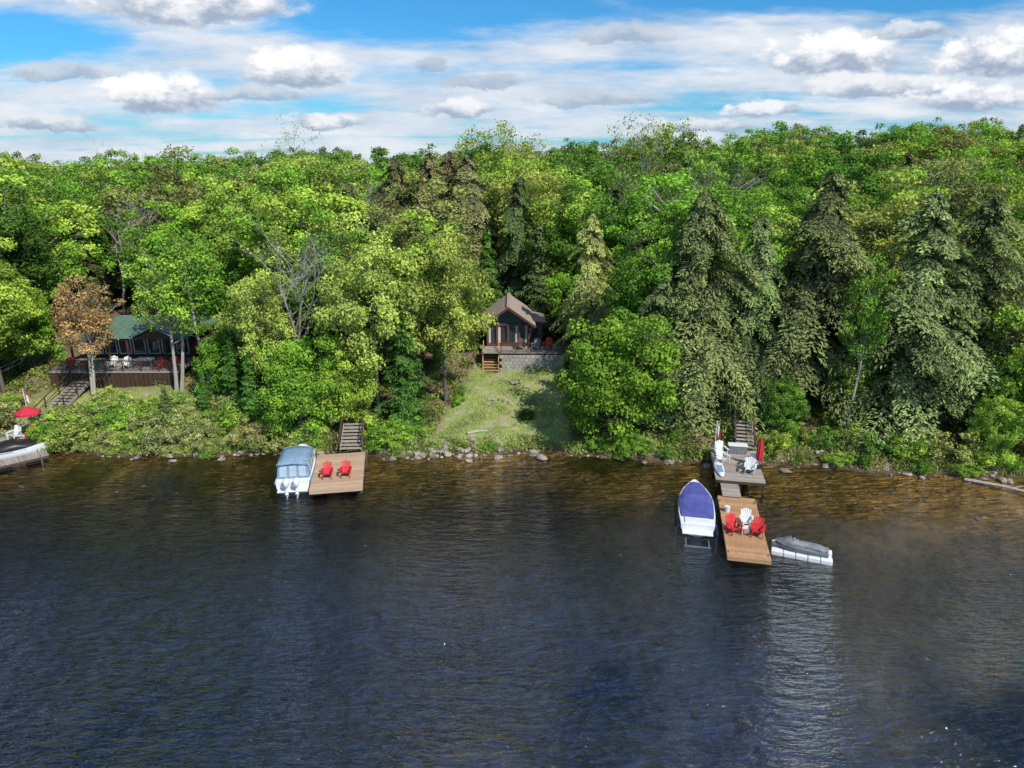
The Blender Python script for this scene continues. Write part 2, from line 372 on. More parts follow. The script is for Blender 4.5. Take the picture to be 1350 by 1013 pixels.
# ---------------------------------------------------------------- ground
def axis(a,b,step,far):
    c=list(np.arange(a,b+1e-6,step)); s=step; v=b
    while v<far: s*=1.25; v+=s; c.append(v)
    s=step; v=a
    while v>-far: s*=1.25; v-=s; c.insert(0,v)
    return np.array(c)
xs=axis(-62,62,.55,3500); ys=axis(36,72,.4,3500)
X,Y=np.meshgrid(xs,ys); Z=H(X,Y)
nx,ny=len(xs),len(ys)
idx=np.arange(nx*ny).reshape(ny,nx)
F=np.stack([idx[:-1,:-1],idx[:-1,1:],idx[1:,1:],idx[1:,:-1]],-1).reshape(-1,4)
me=bpy.data.meshes.new('ground'); me.from_pydata(np.stack([X,Y,Z],-1).reshape(-1,3).tolist(),[],F.tolist())
me.polygons.foreach_set('use_smooth',[True]*len(me.polygons))
def lawnmask(x,y):
    d=y-shoreY(x)
    left=-7.2+.25*d; right=4.9+.03*d
    a=np.clip((x-left)/1.0,0,1)*np.clip((right-x)/1.0,0,1)*np.clip((d-.3)/.8,0,1)*np.clip((17-d)/3,0,1)
    b=np.clip((x+42)/3,0,1)*np.clip((-19-x)/3,0,1)*np.clip((d-.4)/1.5,0,1)*np.clip((10-d)/2,0,1)
    return np.maximum(a,b)
at=me.attributes.new('lawn','FLOAT','POINT'); at.data.foreach_set('value',lawnmask(X,Y).reshape(-1).astype(np.float32))
g=bpy.data.objects.new('ground',me); COL.objects.link(g)
m,nt,out=nmat('ground_soil_grass_lakebed'); N=nt.nodes
geo=N.new('ShaderNodeNewGeometry'); sep=N.new('ShaderNodeSeparateXYZ'); L(nt,geo.outputs['Position'],sep.inputs[0])
def noise(nt,vec,scale,detail=6,rough=.55):
    n=nt.nodes.new('ShaderNodeTexNoise'); n.inputs['Scale'].default_value=scale; n.inputs['Detail'].default_value=detail; n.inputs['Roughness'].default_value=rough
    if vec is not None: L(nt,vec,n.inputs['Vector'])
    return n.outputs[0]
def ramp(nt,fac,els):
    r=nt.nodes.new('ShaderNodeValToRGB'); cr=r.color_ramp
    cr.elements[0].position=els[0][0]; cr.elements[0].color=(*els[0][1],1); cr.elements[1].position=els[-1][0]; cr.elements[1].color=(*els[-1][1],1)
    for p,c in els[1:-1]:
        e=cr.elements.new(p); e.color=(*c,1)
    if fac is not None: L(nt,fac,r.inputs[0])
    return r.outputs[0]
def mixc(nt,f,a,b,mode='MIX'):
    x=nt.nodes.new('ShaderNodeMix'); x.data_type='RGBA'; x.blend_type=mode
    for s,v in((0,f),(6,a),(7,b)):
        if isinstance(v,(int,float)): x.inputs[s].default_value=v
        elif isinstance(v,tuple): x.inputs[s].default_value=(*v,1)
        else: L(nt,v,x.inputs[s])
    return x.outputs[2]
def mth(nt,op,a,b=None,c=None,clamp=False):
    x=nt.nodes.new('ShaderNodeMath'); x.operation=op; x.use_clamp=clamp
    for i,v in enumerate((a,b,c)):
        if v is None: continue
        if isinstance(v,(int,float)): x.inputs[i].default_value=v
        else: L(nt,v,x.inputs[i])
    return x.outputs[0]
pos=geo.outputs['Position']
n1=noise(nt,pos,1.3,8,.65); n2=noise(nt,pos,.45,4); n3=noise(nt,pos,9,4,.7)
litter=ramp(nt,n1,[(.3,(.09,.065,.04)),(.5,(.17,.12,.075)),(.7,(.27,.20,.13))])
grass=ramp(nt,n3,[(.3,(.16,.21,.06)),(.7,(.30,.355,.12))])
dirt=ramp(nt,n3,[(.3,(.25,.21,.13)),(.7,(.44,.37,.24))])
pm=ramp(nt,n1,[(.48,(0,0,0)),(.60,(1,1,1))])
grd=mixc(nt,pm,grass,dirt)
at=N.new('ShaderNodeAttribute'); at.attribute_name='lawn'
land=mixc(nt,at.outputs['Fac'],litter,grd)
wet=N.new('ShaderNodeMapRange'); wet.inputs[1].default_value=0.0; wet.inputs[2].default_value=.35; wet.inputs[3].default_value=.4; wet.inputs[4].default_value=1.0; L(nt,sep.outputs[2],wet.inputs[0])
land=mixc(nt,1.0,land,wet.outputs[0],'MULTIPLY')
dep=mth(nt,'MULTIPLY',sep.outputs[2],-1.0)
xr=N.new('ShaderNodeMapRange'); xr.inputs[1].default_value=2; xr.inputs[2].default_value=20; xr.inputs[3].default_value=1.45; xr.inputs[4].default_value=.85; L(nt,sep.outputs[0],xr.inputs[0])
dep=mth(nt,'MULTIPLY',dep,xr.outputs[0])
nsc=mth(nt,'MULTIPLY',mth(nt,'SUBTRACT',n2,.5),mth(nt,'MULTIPLY',mth(nt,'MINIMUM',mth(nt,'MAXIMUM',dep,0.0),.8),1.1))
dep=mth(nt,'ADD',dep,nsc)
depn=mth(nt,'DIVIDE',dep,6.0,clamp=True)
bed_depth_light=ramp(nt,depn,[(0,(.56,.37,.115)),(.05,(.46,.295,.08)),(.10,(.27,.175,.048)),(.18,(.11,.08,.026)),(.32,(.042,.038,.021)),(.55,(.02,.028,.036)),(.8,(.022,.04,.095)),(1,(.03,.058,.155))])  # amber shallows; deeper stops paint water's light loss and blue scatter into the bed
sp=ramp(nt,n3,[(.35,(.62,.58,.52)),(.65,(1.2,1.2,1.2))])
bed_depth_light=mixc(nt,1.0,bed_depth_light,sp,'MULTIPLY')
stn=ramp(nt,n1,[(.40,(.55,.53,.5)),(.56,(1.12,1.12,1.12))])
bed_depth_light=mixc(nt,1.0,bed_depth_light,stn,'MULTIPLY')
isw=mth(nt,'LESS_THAN',sep.outputs[2],0.0)
col=mixc(nt,isw,land,bed_depth_light)
b=N.new('ShaderNodeBsdfPrincipled'); b.inputs['Roughness'].default_value=.95; b.inputs['Specular IOR Level'].default_value=.1
bp=N.new('ShaderNodeBump'); bp.inputs['Strength'].default_value=.7; bp.inputs['Distance'].default_value=.12; L(nt,n1,bp.inputs['Height']); L(nt,bp.outputs[0],b.inputs['Normal'])
L(nt,col,b.inputs['Base Color']); L(nt,b.outputs[0],out.inputs[0]); me.materials.append(m)

# grass blades + undergrowth
def scatter(name,n,fx,size,asp,mat,colr,upn,hgt,seed):
    rng=np.random.default_rng(seed); P=fx(rng,n); n=len(P)
    nrm=norm(rng.normal(0,1,(n,3))*np.array([1,1,upn[0]])+np.array([0,0,upn[1]]))
    S=size*rng.uniform(.5,1.4,n); T=rng.normal(0,.4,(n,3))+np.array([0,0,hgt])
    V=leafquads(P+np.array([0,0,1])*(S*.6)[:,None],nrm,S,asp,rng,T)
    t=(.5+.5*np.sin(P[:,0]*1.9+np.sin(P[:,1]*1.3)*2))*.7+rng.uniform(0,.3,n)
    me=treemesh(name,MB(),V,t,mat,mat); o=bpy.data.objects.new(name,me); o.color=(*colr,1); COL.objects.link(o)
def f_lawn(rng,n):
    x=np.concatenate([rng.uniform(-7,6,n//2),rng.uniform(-42,-18,n//2)]); d=rng.uniform(.4,16,n); y=shoreY(x)+d
    k=lawnmask(x,y)*(.15+.85*(np.sin(x*1.3+2*np.sin(y*.8))+np.sin(y*1.7+x)*.6>-.3))>rng.random(n); x=x[k];y=y[k]
    return np.stack([x,y,H(x,y)],-1)
scatter('lawn_grass',65000,f_lawn,.085,.28,M_grass,(.31,.40,.11),(.2,.6),1.2,4)
def f_under(rng,n):
    c=n//18; cx=rng.uniform(-55,50,c); cy=shoreY(cx)+rng.uniform(.1,14,c)**1.0
    x=np.repeat(cx,18)+rng.normal(0,.28,c*18); y=np.repeat(cy,18)+rng.normal(0,.28,c*18)
    k=(lawnmask(x,y)<.4)&(y-shoreY(x)>.1); x=x[k];y=y[k]
    return np.stack([x,y,H(x,y)+rng.uniform(0,.35,len(x))],-1)
scatter('undergrowth',90000,f_under,.11,.6,M_leaf,(.19,.26,.06),(1,1.0),.2,6)
def f_shore(rng,n):
    c=n//14; cx=rng.uniform(-55,50,c); cy=shoreY(cx)+rng.uniform(.12,1.5,c)
    k=(np.sin(cx*1.1)+np.sin(cx*2.7+1)+rng.normal(0,.6,c)>-.5)|(cx<-10); cx=cx[k]; cy=cy[k]
    x=np.repeat(cx,14)+rng.normal(0,.16,len(cx)*14); y=np.repeat(cy,14)+rng.normal(0,.14,len(cx)*14)
    return np.stack([x,y,np.maximum(H(x,y),.05)+rng.uniform(0,.22,len(x))],-1)
scatter('shore_grass',40000,f_shore,.11,.32,M_grass,(.25,.31,.09),(.4,.6),.9,9)

# ---------------------------------------------------------------- water
def grid_sheet(name,x0,x1,y0,y1,z):
    me=bpy.data.meshes.new(name); me.from_pydata([(x0,y0,z),(x1,y0,z),(x1,y1,z),(x0,y1,z)],[],[(0,1,2,3)])
    o=bpy.data.objects.new(name,me); COL.objects.link(o); return o
w=grid_sheet('lake_water',-3500,3500,-3500,58,0)
m,nt,out=nmat('lake_water_surface'); N=nt.nodes
geo=N.new('ShaderNodeNewGeometry'); pos=geo.outputs['Position']; psx=N.new('ShaderNodeSeparateXYZ'); L(nt,pos,psx.inputs[0])
def mapped(scale,rot):
    mp=N.new('ShaderNodeMapping'); mp.inputs['Scale'].default_value=scale; mp.inputs['Rotation'].default_value=(0,0,math.radians(rot)); L(nt,pos,mp.inputs[0]); return mp.outputs[0]
a=noise(nt,mapped((.8,2.9,1),28),1.0,3,.55); b2=noise(nt,mapped((1.9,6.5,1),-14),1.0,3,.6); c=noise(nt,mapped((.22,.5,1),8),1.0,2)
patch=noise(nt,mapped((.09,.045,1),30),1.0,4,.6)
hgt=mth(nt,'ADD',mth(nt,'MULTIPLY',a,.7),mth(nt,'ADD',mth(nt,'MULTIPLY',b2,.34),mth(nt,'MULTIPLY',c,.6)))
lee=N.new('ShaderNodeMapRange'); lee.interpolation_type='SMOOTHSTEP'; lee.inputs[1].default_value=46; lee.inputs[2].default_value=31; lee.inputs[3].default_value=.18; lee.inputs[4].default_value=1.15; L(nt,psx.outputs[1],lee.inputs[0])
lx=mth(nt,'MULTIPLY',mth(nt,'ADD',psx.outputs[0],1.6),.4); lane=mth(nt,'POWER',2.718,mth(nt,'MULTIPLY',mth(nt,'MULTIPLY',lx,lx),-1.0))
st=N.new('ShaderNodeMapRange'); st.inputs[1].default_value=.38; st.inputs[2].default_value=.60; st.inputs[3].default_value=.35; st.inputs[4].default_value=1.6; L(nt,patch,st.inputs[0])
stv=mth(nt,'ADD',mth(nt,'MULTIPLY',st.outputs[0],lee.outputs[0]),mth(nt,'MULTIPLY',lane,.28))
bp=N.new('ShaderNodeBump'); bp.inputs['Strength'].default_value=1.0
L(nt,mth(nt,'MULTIPLY',stv,.55),bp.inputs['Distance']); L(nt,hgt,bp.inputs['Height'])
fr=N.new('ShaderNodeFresnel'); fr.inputs[0].default_value=1.62; L(nt,bp.outputs[0],fr.inputs[1])
gl=N.new('ShaderNodeBsdfGlossy'); gl.inputs['Roughness'].default_value=.04; L(nt,bp.outputs[0],gl.inputs['Normal'])
tr=N.new('ShaderNodeBsdfTransparent'); tr.inputs[0].default_value=(.95,.94,.9,1)
mx=N.new('ShaderNodeMixShader'); L(nt,fr.outputs[0],mx.inputs[0]); L(nt,tr.outputs[0],mx.inputs[1]); L(nt,gl.outputs[0],mx.inputs[2]); L(nt,mx.outputs[0],out.inputs[0])
w.data.materials.append(m)

# ---------------------------------------------------------------- rocks
import bmesh
bm=bmesh.new(); bmesh.ops.create_icosphere(bm,subdivisions=2,radius=1); iv=np.array([v.co[:] for v in bm.verts]); ifc=[tuple(v.index for v in f.verts) for f in bm.faces]; bm.free()
def rocks(name,items,seed):
    rng=np.random.default_rng(seed); mb=MB()
    for x,y,z,s in items:
        sc=np.array([rng.uniform(.8,1.4),rng.uniform(.7,1.1),rng.uniform(.45,.8)])*s
        pl=norm(rng.normal(size=(7,3))); v=iv.copy()
        for p in pl:
            dd=v@p; k=dd>.62; v[k]-=np.outer(dd[k]-.62,p)
        v=v*(1+rng.normal(0,.03,(len(v),1)))*sc; a=rng.uniform(0,6.28); ca,sa=math.cos(a),math.sin(a)
        v=np.stack([v[:,0]*ca-v[:,1]*sa,v[:,0]*sa+v[:,1]*ca,v[:,2]],-1)+np.array([x,y,z]); mb.add(v.tolist(),ifc)
    return mb.part(name,None,M_rock)
it=[]; rk=random.Random(8)
for i in range(380):
    x=rk.uniform(-50,48); d=rk.gauss(.05,.5)
    y=float(shoreY(x))+d; s=rk.uniform(.06,.2) if rk.random()<.86 else rk.uniform(.25,.45)
    it.append((x,y,h(x,y)+s*.1,s))
for i in range(80):
    x=rk.uniform(-9,-2.5); y=float(shoreY(x))+rk.uniform(-.2,1.5); s=rk.uniform(.12,.38); it.append((x,y,h(x,y)+s*.2,s))
it.append((2.2,46.9,.05,.45)); it.append((-4.9,47.4,.15,.4))
rocks('shoreline_rocks',it,1)
rocks('landscape_stone_edging',[(-1.6+i*.42+rk.uniform(-.1,.1),54.6+.1*math.sin(i)+rk.uniform(-.1,.1),h(-1.6+i*.42,54.6)+.08,rk.uniform(.14,.26)) for i in range(10)],2)
rocks('fire_pit_stones',[(0.3+.5*math.cos(i*.7),58.0+.5*math.sin(i*.7),h(.3,58)+.12,.2) for i in range(9)],3)
sub=[]
for i in range(200):
    x=rk.uniform(-40,45); y=float(shoreY(x))-rk.uniform(.5,5.5); s=rk.uniform(.08,.26); z=min(h(x,y)+.02,-.07-s*.8)
    sub.append((x,y,z,s))
rocks('submerged_rocks',sub,5)
for (x,y,ang,ln) in [(22.5,46.6,20,3.2),(26,46.2,100,2.2),(-20,48.3,60,1.8),(31.5,43.2,-35,4.5),(-3.5,49.5,15,1.8)]:
    e=group('fallen_log',x,y,h(x,y)+.12,ang); MB().tube([(0,0,0),(ln*.5,.1,.05),(ln,0,.0)],[.12,.1,.06],8).part('log',e,M_barkpale)
    MB().tube([(ln*.6,.1,.05),(ln*.8,.5,.35)],[.04,.015],5).part('branch_stub',e,M_barkpale)

# ---------------------------------------------------------------- docks
def planks(wd,ln,z,pw=.14,gap=.012,along='x',t=.035):
    mb=MB(); n=int((ln)/(pw+gap))
    for i in range(n):
        y=-ln/2+(i+.5)*(ln/n)
        if along=='x': mb.box(random.uniform(-.008,.008),y,z,wd,ln/n-gap,t)
        else: mb.box(y,random.uniform(-.008,.008),z,ln/n-gap,wd,t)
    return mb
def dock(name,x,y,z,yaw,wd,ln,mat,posts=True):
    e=group(name,x,y,z,yaw); planks(wd,ln,0).part('deck_boards',e,mat)
    f=MB()
    for s in(-1,1):
        f.box(s*(wd/2-.03),0,-.12,.05,ln-.02,.18); f.box(0,s*(ln/2-.03),-.121,wd-.12,.05,.178)
    f.box(0,0,-.13,.05,ln-.14,.16); f.part('frame',e,M_wooddark if mat is M_woodgrey else mat)
    fl=MB()
    k=int(ln//1.4)
    for i in range(k):
        for s in(-1,1): fl.box(s*(wd/2-.5),-ln/2+(i+.5)*ln/k,-.36,.6,.9,.3)
    if posts is not None: fl.part('floats',e,M_black,bevel=.04)
    if posts:
        p=MB()
        for sx in(-1,1):
            p.tube([(sx*(wd/2+.06),ln/2-.5,-1.2),(sx*(wd/2+.06),ln/2-.5,.2)],.04,8)
        p.part('posts',e,M_alu)
    return e
def adirondack(x,y,z,yaw,mat,name='adirondack_chair'):
    e=group(name,x,y,z,yaw)
    mb=MB()
    for i in range(5): mb.box(0,-.28+i*.115,.36-i*.035,.54,.1,.022,(math.radians(-16),0,0))
    mb.part('seat',e,mat)
    mb=MB()
    for i in range(5):
        hh=.78-.05*abs(i-2)
        p0=Vector(((i-2)*.1,.2,.22)); p1=Vector(((i-2)*.13,.48,.22+hh)); mb.beam(p0,p1,.1,.022)
    mb.beam((-.27,.31,.5),(.27,.31,.5),.03,.06); mb.part('backrest',e,mat)
    mb=MB()
    for s in(-1,1): mb.box(s*.34,-.05,.57,.13,.74,.025); mb.box(s*.29,-.02,.545,.03,.3,.03)
    mb.part('armrests',e,mat)
    mb=MB()
    for s in(-1,1):
        mb.box(s*.29,-.36,.28,.03,.1,.56); mb.beam((s*.255,-.38,.36),(s*.255,.55,.04),.025,.12); mb.box(s*.29,.3,.33,.03,.06,.44)
    mb.part('legs',e,mat); return e
def rpt(cx,cy,yaw,lx,ly):
    a=math.radians(yaw); return cx+lx*math.cos(a)-ly*math.sin(a), cy+lx*math.sin(a)+ly*math.cos(a)
LD=(-12.15,43.7,10); dock('wooden_dock',LD[0],LD[1],.5,LD[2],3.45,6.0,M_woodtan)
for lx in(-.62,.62):
    x,y=rpt(*LD,lx-.05,-1.0); adirondack(x,y,.52,LD[2]+random.uniform(-8,8),M_red)
def stairs(name,x,y,z,yaw,wd,n,rise,run,mat,rail=True):
    e=group(name,x,y,z,yaw); t=MB();s=MB()
    for i in range(n): t.box(0,i*run,(i+1)*rise,wd,run+.03,.045); s.box(0,i*run+run/2-.01,(i+.5)*rise,wd-.1,.02,rise-.05)
    t.part('treads',e,mat); s.part('risers',e,M_wooddark)
    f=MB()
    for q in(-1,1): f.beam((q*(wd/2+.03),-run/2,0),(q*(wd/2+.03),n*run-run/2,n*rise),.05,.26)
    f.part('stringers',e,mat)
    if rail:
        r=MB()
        for q in(-1,1):
            xx=q*(wd/2+.07); r.beam((xx,0,rise+.95),(xx,(n-1)*run,n*rise+.95),.07,.05); r.beam((xx,0,rise+.5),(xx,(n-1)*run,n*rise+.5),.04,.04)
            k=max(2,n//4)
            for i in range(k+1):
                u=i/k; r.box(xx,u*(n-1)*run,rise+u*(n-1)*rise+.45,.08,.08,1.05)
        r.part('railing',e,M_wooddark if mat is M_woodgrey else mat)
    return e
stairs('wooden_stairs',-12.1,47.3,.5,4,1.5,8,.16,.3,M_woodgrey,True)
# right dock
RY=-12
RD=(13.7,36.05,RY); dock('wooden_dock',RD[0],RD[1],.5,RD[2],2.3,7.4,M_wood)
x,y=rpt(*RD,-.62,-.95); adirondack(x,y,.52,14,M_red)
x,y=rpt(*RD,.72,-1.0); adirondack(x,y,.52,-22,M_red)
x,y=rpt(*RD,.2,-.1); adirondack(x,y,.52,-8,M_white)
x,y=rpt(*RD,-.75,1.6); e=group('dock_bucket',x,y,.52,0); MB().tube([(0,0,0),(0,0,.35)],[.14,.18],12).part('bucket',e,M_white)
e=group('side_table',*rpt(*RD,.05,-.95),.52,RY); MB().box(0,0,.42,.42,.42,.03).part('top',e,M_white)
mb=MB(); [mb.box(a*.17,b*.17,.2,.035,.035,.4) for a in(-1,1) for b in(-1,1)]; mb.part('legs',e,M_white)
e=group('dock_cleats',RD[0],RD[1],.52,RD[2]); mb=MB()
for sx in(-1,1):
    for sy in(-3.2,-.5,3): mb.tube([(sx*1.05,sy-.1,.06),(sx*1.05,sy+.1,.06)],.018,6); mb.box(sx*1.05,sy,.03,.03,.06,.06)
mb.part('cleats',e,M_alu)
e=group('dock_gangway',14.35,40.5,.6,RY); planks(1.15,1.9,.0).part('deck_boards',e,M_woodgrey); mb=MB(); [mb.box(s*.56,0,-.1,.05,1.88,.14) for s in(-1,1)]; mb.part('frame',e,M_alu)
UP=(15.75,43.9,RY+1); e=dock('weathered_dock_platform',UP[0],UP[1],.85,UP[2],3.2,5.4,M_woodgrey,posts=None)
mb=MB()
for sx in(-1.5,0,1.5):
    for sy in(-2.5,0,2.5): mb.box(sx,sy,-.9,.14,.14,1.4)
mb.part('timber_posts',e,M_wooddark)
for lx,ly,yw,mt in [(-.95,.2,35,M_white),(-.9,1.5,20,M_white),(.75,-1.2,-10,M_white),(1.0,-.1,-30,M_white)]:
    x,y=rpt(*UP,lx,ly); adirondack(x,y,.87,UP[2]+yw,mt)
e=group('paddle_board',*rpt(*UP,-1.25,-.9),.92,UP[2]+3)
secs=[]
for i in range(9):
    t=i/8; yy=-1.4+2.8*t; hw=.34*math.sin(math.pi*min(.97,max(.03,t)))**.5; secs.append([(-hw,yy,0),(-hw*.8,yy,.09),(hw*.8,yy,.09),(hw,yy,0),(hw*.7,yy,-.03),(-hw*.7,yy,-.03)])
MB().loft(secs).part('board',e,M_white,smooth=True); MB().box(0,-.3,.095,.4,1.2,.01).part('grip_pad',e,M_bluecan)
e=group('deck_storage_box',*rpt(*UP,.3,2.2),.87,UP[2]); MB().box(0,0,.3,1.3,.6,.58).part('bin',e,M_greyplas,bevel=.03); MB().box(0,0,.62,1.36,.66,.06).part('lid',e,M_white,bevel=.02)
def umbrella_closed(x,y,z):
    e=group('folded_patio_umbrella',x,y,z); MB().tube([(0,0,0),(0,0,2.3)],.03,8).part('pole',e,M_alu)
    secs=[]
    for zz,r in((.55,.16),(.8,.21),(1.3,.19),(1.8,.13),(2.15,.06),(2.25,.02)): secs.append([(r*(1+.25*(k%2))*math.cos(k*math.pi/8),r*(1+.25*(k%2))*math.sin(k*math.pi/8),zz) for k in range(16)])
    MB().loft(secs).part('canopy',e,M_redfab); MB().tube([(0,0,0),(0,0,.12)],[.28,.24],12).part('base',e,M_black)
x,y=rpt(*UP,1.45,-.2); umbrella_closed(x,y,.87)
def flag(x,y,z,hh=3.0,yaw=20):
    e=group('flag_pole',x,y,z,yaw); MB().tube([(0,0,0),(0,0,hh)],.025,8).part('pole',e,M_white)
    def cl(x0,x1):
        mb=MB(); n=6; vs=[];fs=[]
        for i in range(n+1):
            for j in range(n+1):
                u=x0+(x1-x0)*i/n; v=j/n; vs.append((.04+u*.32,.09*math.sin(u*9+v*2)*u,hh-.05-v*.75-u*.75))
        for i in range(n):
            for j in range(n): a=i*(n+1)+j; fs.append((a,a+1,a+n+2,a+n+1))
        return mb.add(vs,fs)
    cl(0,.27).part('flag_red_bar_hoist',e,M_redfab,smooth=True); cl(.27,.73).part('flag_white_field',e,M_white,smooth=True); cl(.73,1).part('flag_red_bar_fly',e,M_redfab,smooth=True)
x,y=rpt(*UP,-1.5,.5); flag(x,y,.87,3.0)
x,y=rpt(*UP,.9,3.0); stairs('wooden_stairs',x,y,.85,RY,1.2,8,.18,.28,M_woodgrey)

# ---------------------------------------------------------------- boats
def hull(e,sts,mat,name='hull'):
    secs=[]
    for y,hw,zk,zc,zg in sts: secs.append([(hw,y,zg),(hw*.97,y,(zg+zc)/2),(hw*.86,y,zc),(0,y,zk),(-hw*.86,y,zc),(-hw*.97,y,(zg+zc)/2),(-hw,y,zg)])
    return MB().loft(secs,close=True).part(name,e,mat,smooth=False,bevel=.02)
def outboard(e,x,y,z,mat):
    secs=[]
    for zz,a,b,o in((0,.13,.2,0),(.08,.19,.29,0),(.32,.2,.31,.0),(.46,.17,.27,.02),(.52,.1,.17,.03)):
        secs.append([(x+a*math.cos(k*math.pi/6),y+o+b*math.sin(k*math.pi/6),z+zz) for k in range(12)])
    MB().loft(secs).part('outboard_cowl',e,mat,smooth=True)
    mb=MB(); mb.box(x,y+.05,z-.3,.13,.2,.62); mb.box(x,y+.04,z-.55,.22,.34,.03); mb.tube([(x,y-.2,z-.8),(x,y+.25,z-.8)],[.05,.07],8); mb.box(x,y+.04,z-.72,.05,.18,.3)
    mb.box(x,y+.22,z-.1,.2,.12,.34); mb.part('outboard_leg',e,mat)
e=group('canopy_motorboat',-15.05,43.9,.0,9)
hull(e,[(-2.7,1.08,-.25,.05,.8),(-1.2,1.15,-.28,.05,.84),(.4,1.15,-.28,.08,.9),(1.6,.98,-.2,.2,1.0),(2.4,.62,-.05,.4,1.1),(2.95,.12,.45,.75,1.18)],M_gel)
MB().add([(1.1,-2.7,.83),(1.17,-1.2,.87),(1.17,.4,.93),(1.0,1.6,1.03),(.64,2.4,1.13),(.14,2.97,1.21),(-.14,2.97,1.21),(-.64,2.4,1.13),(-1.0,1.6,1.03),(-1.17,.4,.93),(-1.17,-1.2,.87),(-1.1,-2.7,.83)],[tuple(range(12))]).part('foredeck',e,M_gel)
mb=MB()
for s in(-1,1): mb.beam((s*1.13,-2.65,.72),(s*1.19,.3,.76),.05,.16)
mb.part('blue_hull_stripe',e,M_bluecan)
def fr_(z0,z1,a,b):
    return [[(-a[0],a[1],z0),(a[0],a[1],z0),(a[0],a[2],z0),(-a[0],a[2],z0)],[(-b[0],b[1],z1),(b[0],b[1],z1),(b[0],b[2],z1),(-b[0],b[2],z1)]]
MB().loft(fr_(.86,1.9,(1.08,-2.2,1.25),(.95,-2.0,.75))).part('canvas_enclosure',e,M_bluecan,bevel=.05)
mb=MB()
top=[]
for yy,zz in((-2.15,1.88),(-1.2,2.0),(0,2.03),(.85,1.9)): top.append([(-1.02,yy,zz-.1),(-.6,yy,zz),(0,yy,zz+.05),(.6,yy,zz),(1.02,yy,zz-.1),(1.0,yy,zz-.14),(0,yy,zz-.02),(-1.0,yy,zz-.14)])
mb.loft(top).part('bimini_top',e,M_bluecan,smooth=True)
mb=MB()
for x0 in(-.62,0,.62): mb.add([(x0-.25,-2.209,1.0),(x0+.25,-2.209,1.0),(x0+.23,-2.06,1.72),(x0-.23,-2.06,1.72)],[(0,1,2,3)])
for s in(-1,1):
    for y0 in(-1.6,-.7,.2): mb.add([(s*1.085,y0-.38,1.05),(s*1.085,y0+.38,1.05),(s*.995,y0+.3,1.72),(s*.995,y0-.38,1.72)],[(0,1,2,3)])
mb.part('vinyl_windows',e,M_vinyl)
mb=MB()
for yy in(-2.05,-1.15,-.1,.75): mb.tube([(-1.02,yy,1.86 if yy<.5 else 1.8),(-.6,yy,2.0-.06*abs(yy+.6)),(0,yy,2.07-.06*abs(yy+.6)),(.6,yy,2.0-.06*abs(yy+.6)),(1.02,yy,1.86 if yy<.5 else 1.8)],.02,5)
mb.part('bimini_seams',e,M_vinyl)
MB().box(0,-2.95,.35,1.9,.5,.07).part('swim_platform',e,M_white,bevel=.02)
outboard(e,-.33,-3.15,.75,M_gel); outboard(e,.33,-3.15,.75,M_gel)
mb=MB(); mb.tube([(-.55,2.3,1.15),(-.5,2.3,1.5),(0,2.95,1.6),(.5,2.3,1.5),(.55,2.3,1.15)],.018,6); mb.part('bow_rail',e,M_alu)
# right boat covered
bx=group('covered_motorboat',11.45,38.1,.15,RY); e=bx
hull(e,[(-2.5,.98,-.25,.05,.66),(-1.2,1.08,-.28,.05,.7),(.2,1.08,-.28,.08,.75),(1.1,.96,-.2,.2,.82),(1.8,.74,-.05,.36,.88),(2.4,.44,.15,.5,.93),(2.8,.2,.4,.66,.97),(3.0,.05,.6,.8,.98)],M_gel)
secs=[]
for yy,hw,zg,hp in((-1.75,.95,.68,.04),(-1.4,1.0,.69,.12),(-.7,1.03,.72,.15),(.0,1.04,.75,.2),(.35,1.01,.76,.36),(.5,.99,.77,.38),(.8,.96,.8,.14),(1.4,.81,.84,.08),(2.0,.58,.89,.05),(2.55,.28,.94,.03)):
    secs.append([(-hw,yy,zg-.03),(-hw*.97,yy,zg+.03+hp*.3),(-hw*.72,yy,zg+.02+hp*.8),(-hw*.3,yy,zg+.03+hp*.98),(0,yy,zg+.03+hp),(hw*.3,yy,zg+.03+hp*.98),(hw*.72,yy,zg+.02+hp*.8),(hw*.97,yy,zg+.03+hp*.3),(hw,yy,zg-.03)])
MB().loft(secs).part('boat_cover',e,M_purple,smooth=False)
MB().box(0,-2.1,.70,1.5,.6,.1).part('stern_sunpad',e,M_white,bevel=.04)
MB().box(0,-2.75,.25,1.75,.5,.07).part('swim_platform',e,M_white,bevel=.02)
mb=MB(); mb.beam((-1.095,-2.45,.4),(-1.1,.9,.52),.02,.12); mb.beam((1.095,-2.45,.4),(1.1,.9,.52),.02,.12); mb.part('hull_stripe',e,M_purple)
e=group('boat_lift',11.45,38.1,0,RY); mb=MB()
for s in(-1,1):
    mb.box(s*1.2,0,-.05,.1,4.2,.1)
    for q in(-2.0,2.0): mb.box(s*1.2,q,-.5,.08,.08,1.5)
mb.box(0,-2.1,-.35,2.5,.1,.1); mb.box(0,2.1,-.35,2.5,.1,.1)
for q in(-.65,.65): mb.box(q,-3.25,.0,.07,.9,.07)
mb.box(0,-3.68,.0,1.5,.07,.07)
mb.part('lift_frame',e,M_alu)
